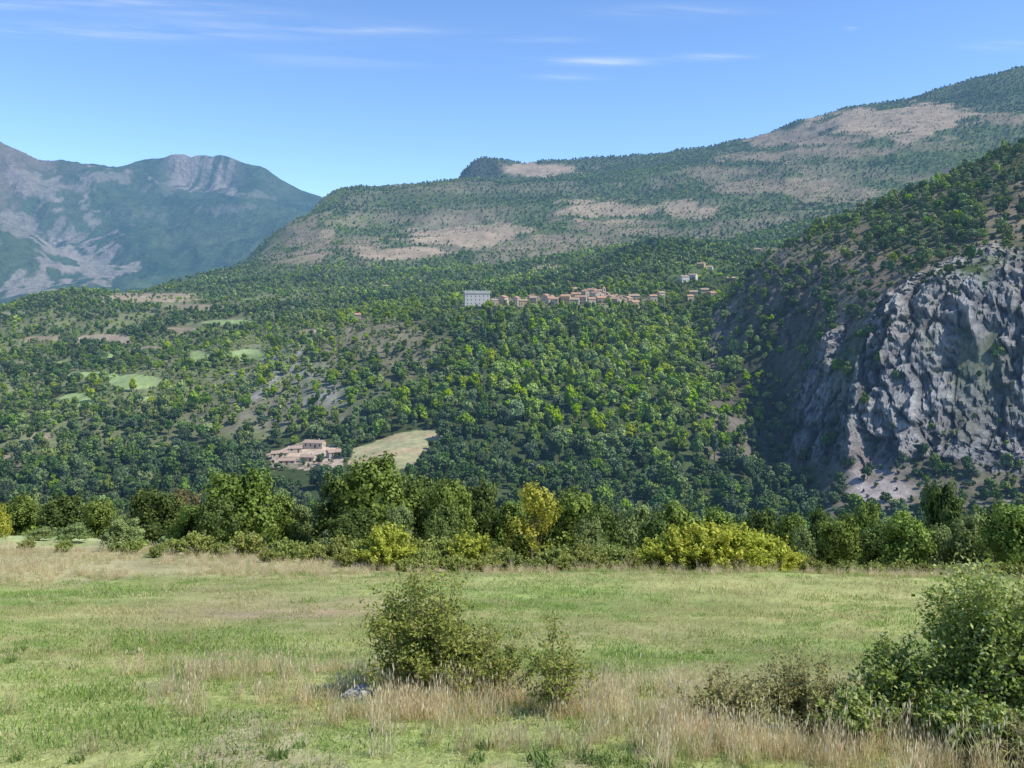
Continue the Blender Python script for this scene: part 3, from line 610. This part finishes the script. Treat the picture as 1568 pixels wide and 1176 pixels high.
def house(name,u,Y,w,d,h,wm,rm,rot=0):
    g=G();box(g,-w/2,w/2,-d/2,d/2,-3,h,0)
    rh=d*.22;o_=.35
    for sx in(-1,1):g.add([(sx*w/2,-d/2,h),(sx*w/2,d/2,h),(sx*w/2,0,h+rh)],[[0,1,2]],0)
    sl=rh/(d/2)
    for sy in(-1,1):
        e=(d/2+o_);V=[(-w/2-o_,sy*e,h-o_*sl+.05),(w/2+o_,sy*e,h-o_*sl+.05),(w/2+o_,0,h+rh+.05),(-w/2-o_,0,h+rh+.05)]
        V+= [(a,b,c+.2) for a,b,c in V];g.add(V,[[0,1,2,3],[4,5,6,7],[0,1,5,4],[1,2,6,5],[2,3,7,6],[3,0,4,7]],1)
    box(g,w*.2,w*.2+.6,-.2,.4,h+rh*.3,h+rh+1,0)
    fl=max(1,int(h/3));nx=max(2,int(w/2.8))
    for f_ in range(fl):
        for k in range(nx):
            x_=-w/2+w*(k+.5)/nx;zz=f_*3+1.1
            if f_==0 and k==nx//2:box(g,x_-.5,x_+.5,-d/2-.05,-d/2+.02,0,2.1,3)
            else:box(g,x_-.42,x_+.42,-d/2-.04,-d/2+.02,zz,zz+1.25,2)
            box(g,x_-.42,x_+.42,d/2-.02,d/2+.04,zz,zz+1.25,2)
        for sx in(-1,1):box(g,sx*w/2-.04,sx*w/2+.04,-.4,.4,f_*3+1.1,f_*3+2.3,2)
    X=(u-CX)/F*Y
    add(name,g.mesh(name,[wm,rm,glass,wood]),(X,Y,gz(X,Y)),rot)
hr=np.random.default_rng(5)
for row,(vv0,us) in enumerate([(468,range(762,980,13)),(462,range(815,975,13)),(456,range(868,955,13)),(451,range(880,920,14))]):
    for u in us:
        if hr.random()<.12:continue
        u2=u+hr.normal()*4;X,Y,z=find(u2,vv0+hr.normal()*1.6,800,1100)
        house('village_house',u2,Y,5.5+hr.random()*5.5,5+hr.random()*3.5,3.2+hr.random()*5,wallm[hr.choice([0,1,2,3],p=[.4,.28,.22,.1])],roofm[int(hr.random()<.35)],hr.normal()*.6+(1.57 if hr.random()<.35 else 0))
for (u,v,w) in [(1062,456,9),(1078,452,10),(1090,459,8),(1048,432,9),(1060,429,11),(1074,410,9),(1086,416,8),(1120,434,10),(1056,462,7),(1160,388,7),(590,443,7),(548,492,6),(1000,462,8),(1012,456,7)]:
    X,Y,z=find(u,v,810,1900);house('farmhouse' if u<700 or u>1100 else 'village_house',u,Y,w*(Y/1000),6.5,4.5+hr.random()*2,wallm[1 if u<700 else hr.integers(0,4)],roofm[int(hr.random()<.6)],hr.normal()*.4)
Xc,Yc,zc=find(915,461,820,1000);g=G();box(g,-5,5,-7,7,-3,8,0)
for sx in(-1,1):
    V=[(sx*5.4,-7.4,7.8),(sx*5.4,7.4,7.8),(0,7.4,10.6),(0,-7.4,10.6)];V+=[(a,b,c+.2) for a,b,c in V];g.add(V,[[0,1,2,3],[4,5,6,7],[0,1,5,4],[1,2,6,5],[2,3,7,6],[3,0,4,7]],1)
g.add([(-5,-7,8),(5,-7,8),(0,-7,10.6)],[[0,1,2]],0);box(g,5.2,8,-2,1,-3,13,0);g.add([(5,-2.2,13),(8.2,-2.2,13),(8.2,1.2,13),(5,1.2,13),(6.6,-.5,15)],[[0,1,4],[1,2,4],[2,3,4],[3,0,4]],1)
box(g,6.1,7.1,-2.05,-1.98,10,12,2);box(g,-1,1,-7.05,-6.98,0,3,3);box(g,-.6,.6,-7.05,-6.98,5,6.4,2)
add('village_church',g.mesh('church',[wallm[0],roofm[0],glass,wood]),(Xc,Yc,zc),.3)
Xc,Yc,zc=find(730,469,800,1000);g=G();W=24;D=20;H=15.5
def taper(g,x0,x1,y0,y1,z0,z1,b,m):
    V=[(x0-b,y0-b,z0),(x1+b,y0-b,z0),(x1+b,y1+b,z0),(x0-b,y1+b,z0),(x0,y0,z1),(x1,y0,z1),(x1,y1,z1),(x0,y1,z1)]
    g.add(V,[[0,3,2,1],[4,5,6,7],[0,1,5,4],[1,2,6,5],[2,3,7,6],[3,0,4,7]],m)
taper(g,-W/2,W/2,-D/2,D/2,-8,H-3,.9,0);box(g,-W/2-.5,W/2+.5,-D/2-.5,D/2+.5,H-2.997,H-1.2,0)
for s in range(13):
    x_=-W/2-.5+s*(W+1-1.1)/12
    for y0 in(-D/2-.5,D/2-.1):box(g,x_,x_+1.1,y0,y0+.6,H-1.197,H,0)
for s in range(1,11):
    y_=-D/2-.5+s*(D+1-1.1)/11
    for x0 in(-W/2-.5,W/2-.1):box(g,x0,x0+.6,y_,y_+1.1,H-1.197,H,0)
for f_ in range(3):
    for k in range(6):
        x_=-W/2+W*(k+.5)/6;zz=2.2+f_*3.6;b_=.9*(H-3-zz)/(H+5);box(g,x_-.35,x_+.35,-D/2-b_-.06,-D/2+.1,zz,zz+1.2,1)
    for k in range(5):
        y_=-D/2+D*(k+.5)/5;box(g,W/2-.1,W/2+b_+.06,y_-.35,y_+.35,zz,zz+1.2,1);box(g,-W/2-b_-.06,-W/2+.1,y_-.35,y_+.35,zz,zz+1.2,1)
castlem=simple('castle_stone',(.50,.47,.42),(.62,.59,.53),.5)
add('castle',g.mesh('castle',[castlem,glass]),(Xc,Yc,zc),.12)
g=G();us=np.arange(655,870,5.0);P=[]
for u in us:
    X,Y,z=find(u,474+(abs(u-730)>60)*2,790,960);P.append((X,Y,z))
P=np.array(P);k=np.ones(5)/5
for j_ in(1,2):
    q=np.pad(P[:,j_],2,mode='edge');P[:,j_]=np.convolve(q,k,'valid')
V=np.concatenate([P+[0,0,-3],P+[0,0,3.2],P+[0,.8,3.2],P+[0,.8,-3]]);n=len(P);Fq=[]
for a in range(3):
    for i_ in range(n-1):Fq.append([a*n+i_,a*n+i_+1,(a+1)*n+i_+1,(a+1)*n+i_])
g.add(V,Fq,0);add('village_stone_wall',g.mesh('vwall',[wallm[1]]))
for (u,v,w,d_,h,r) in [(428,700,9,5,2.6,.3),(452,692,8,5,2.4,.2),(482,685,12,6,3.0,-.2),(440,711,9,5,2.4,.1),(472,706,8,5,2.6,-.1),(512,699,8,6,2.8,.5)]:
    X,Y,z=find(u,v,440,620);house('farm_shed',u,Y,w,d_,h,wallm[int(u)%2],roofm[1],r)
# ------------------------------------------------------------------ light
sd=Vector((.68,-.20,.84)).normalized()
sl=bpy.data.lights.new('sun','SUN');sl.energy=5.0;sl.angle=math.radians(.53);sl.color=(1,.96,.88)
so=bpy.data.objects.new('sun',sl);scene.collection.objects.link(so);so.rotation_euler=sd.to_track_quat('Z','Y').to_euler();so.location=(50,0,80)
w=bpy.data.worlds.new('World');scene.world=w;w.use_nodes=True;nt=w.node_tree;nt.nodes.clear();Lk=nt.links
ow=nt.nodes.new('ShaderNodeOutputWorld');bg=nt.nodes.new('ShaderNodeBackground')
sk=nt.nodes.new('ShaderNodeTexSky');sk.sky_type='NISHITA';sk.sun_disc=False;sk.sun_elevation=math.asin(sd.z);sk.sun_rotation=math.atan2(sd.x,sd.y);sk.air_density=1.0;sk.dust_density=.1;sk.ozone_density=3.0;sk.altitude=800
tc=nt.nodes.new('ShaderNodeTexCoord');sx=nt.nodes.new('ShaderNodeSeparateXYZ');Lk.new(tc.outputs['Generated'],sx.inputs[0])
x_,y_,z_=sx.outputs
ty=math_(nt,'MAXIMUM',y_,.05);az=math_(nt,'DIVIDE',x_,ty);el=math_(nt,'DIVIDE',z_,ty)
cb=nd(nt,'ShaderNodeCombineXYZ');Lk.new(math_(nt,'MULTIPLY',az,5),cb.inputs[0]);Lk.new(math_(nt,'MULTIPLY_ADD',az,5,math_(nt,'MULTIPLY',el,75)),cb.inputs[1])
nz=noise(nt,cb.outputs[0],1.0,7,.65)
tot=None
for (u,v,ru,rv_,k) in [(250,46,330,14,.4),(120,6,260,8,.5),(580,46,90,5,.25),(915,94,75,6,.7),(1085,88,60,5,.45),(870,118,50,5,.35),(1040,18,110,10,.3),(1302,43,9,3,1.0),(540,90,160,14,.2),(830,60,60,5,.2),(1540,70,60,8,.3),(300,20,160,6,.25)]:
    a=math_(nt,'DIVIDE',math_(nt,'SUBTRACT',az,(u-CX)/F),ru/F);e_=math_(nt,'DIVIDE',math_(nt,'SUBTRACT',el,(HZ-v)/F),rv_/F)
    q=math_(nt,'ADD',math_(nt,'MULTIPLY',a,a),math_(nt,'MULTIPLY',e_,e_));q=math_(nt,'MULTIPLY',math_(nt,'POWER',2.718,math_(nt,'MULTIPLY',q,-1)),k)
    tot=q if tot is None else math_(nt,'ADD',tot,q)
cfc=math_(nt,'MINIMUM',math_(nt,'MULTIPLY',tot,math_(nt,'MAXIMUM',math_(nt,'MULTIPLY_ADD',nz,3.2,-1.2),0)),.45)
mt=nd(nt,'ShaderNodeMix',data_type='RGBA',blend_type='MULTIPLY');mt.inputs[0].default_value=1;Lk.new(sk.outputs[0],mt.inputs[6]);mt.inputs[7].default_value=(1.02,1.2,1.45,1)
mx=nd(nt,'ShaderNodeMix',data_type='RGBA');Lk.new(cfc,mx.inputs[0]);Lk.new(mt.outputs[2],mx.inputs[6]);mx.inputs[7].default_value=(5.5,6.3,7,1)
Lk.new(mx.outputs[2],bg.inputs[0]);bg.inputs[1].default_value=.15;Lk.new(bg.outputs[0],ow.inputs[0])
scene.view_settings.view_transform='Standard';scene.view_settings.look='None';scene.view_settings.exposure=0
cam=bpy.data.cameras.new('camera');co=bpy.data.objects.new('camera',cam);scene.collection.objects.link(co);co.rotation_euler=(math.radians(90),0,0)
cam.sensor_width=36;cam.lens=36*F/1568;cam.shift_y=-(588-HZ)/1568;cam.clip_start=.1;cam.clip_end=40000;scene.camera=co
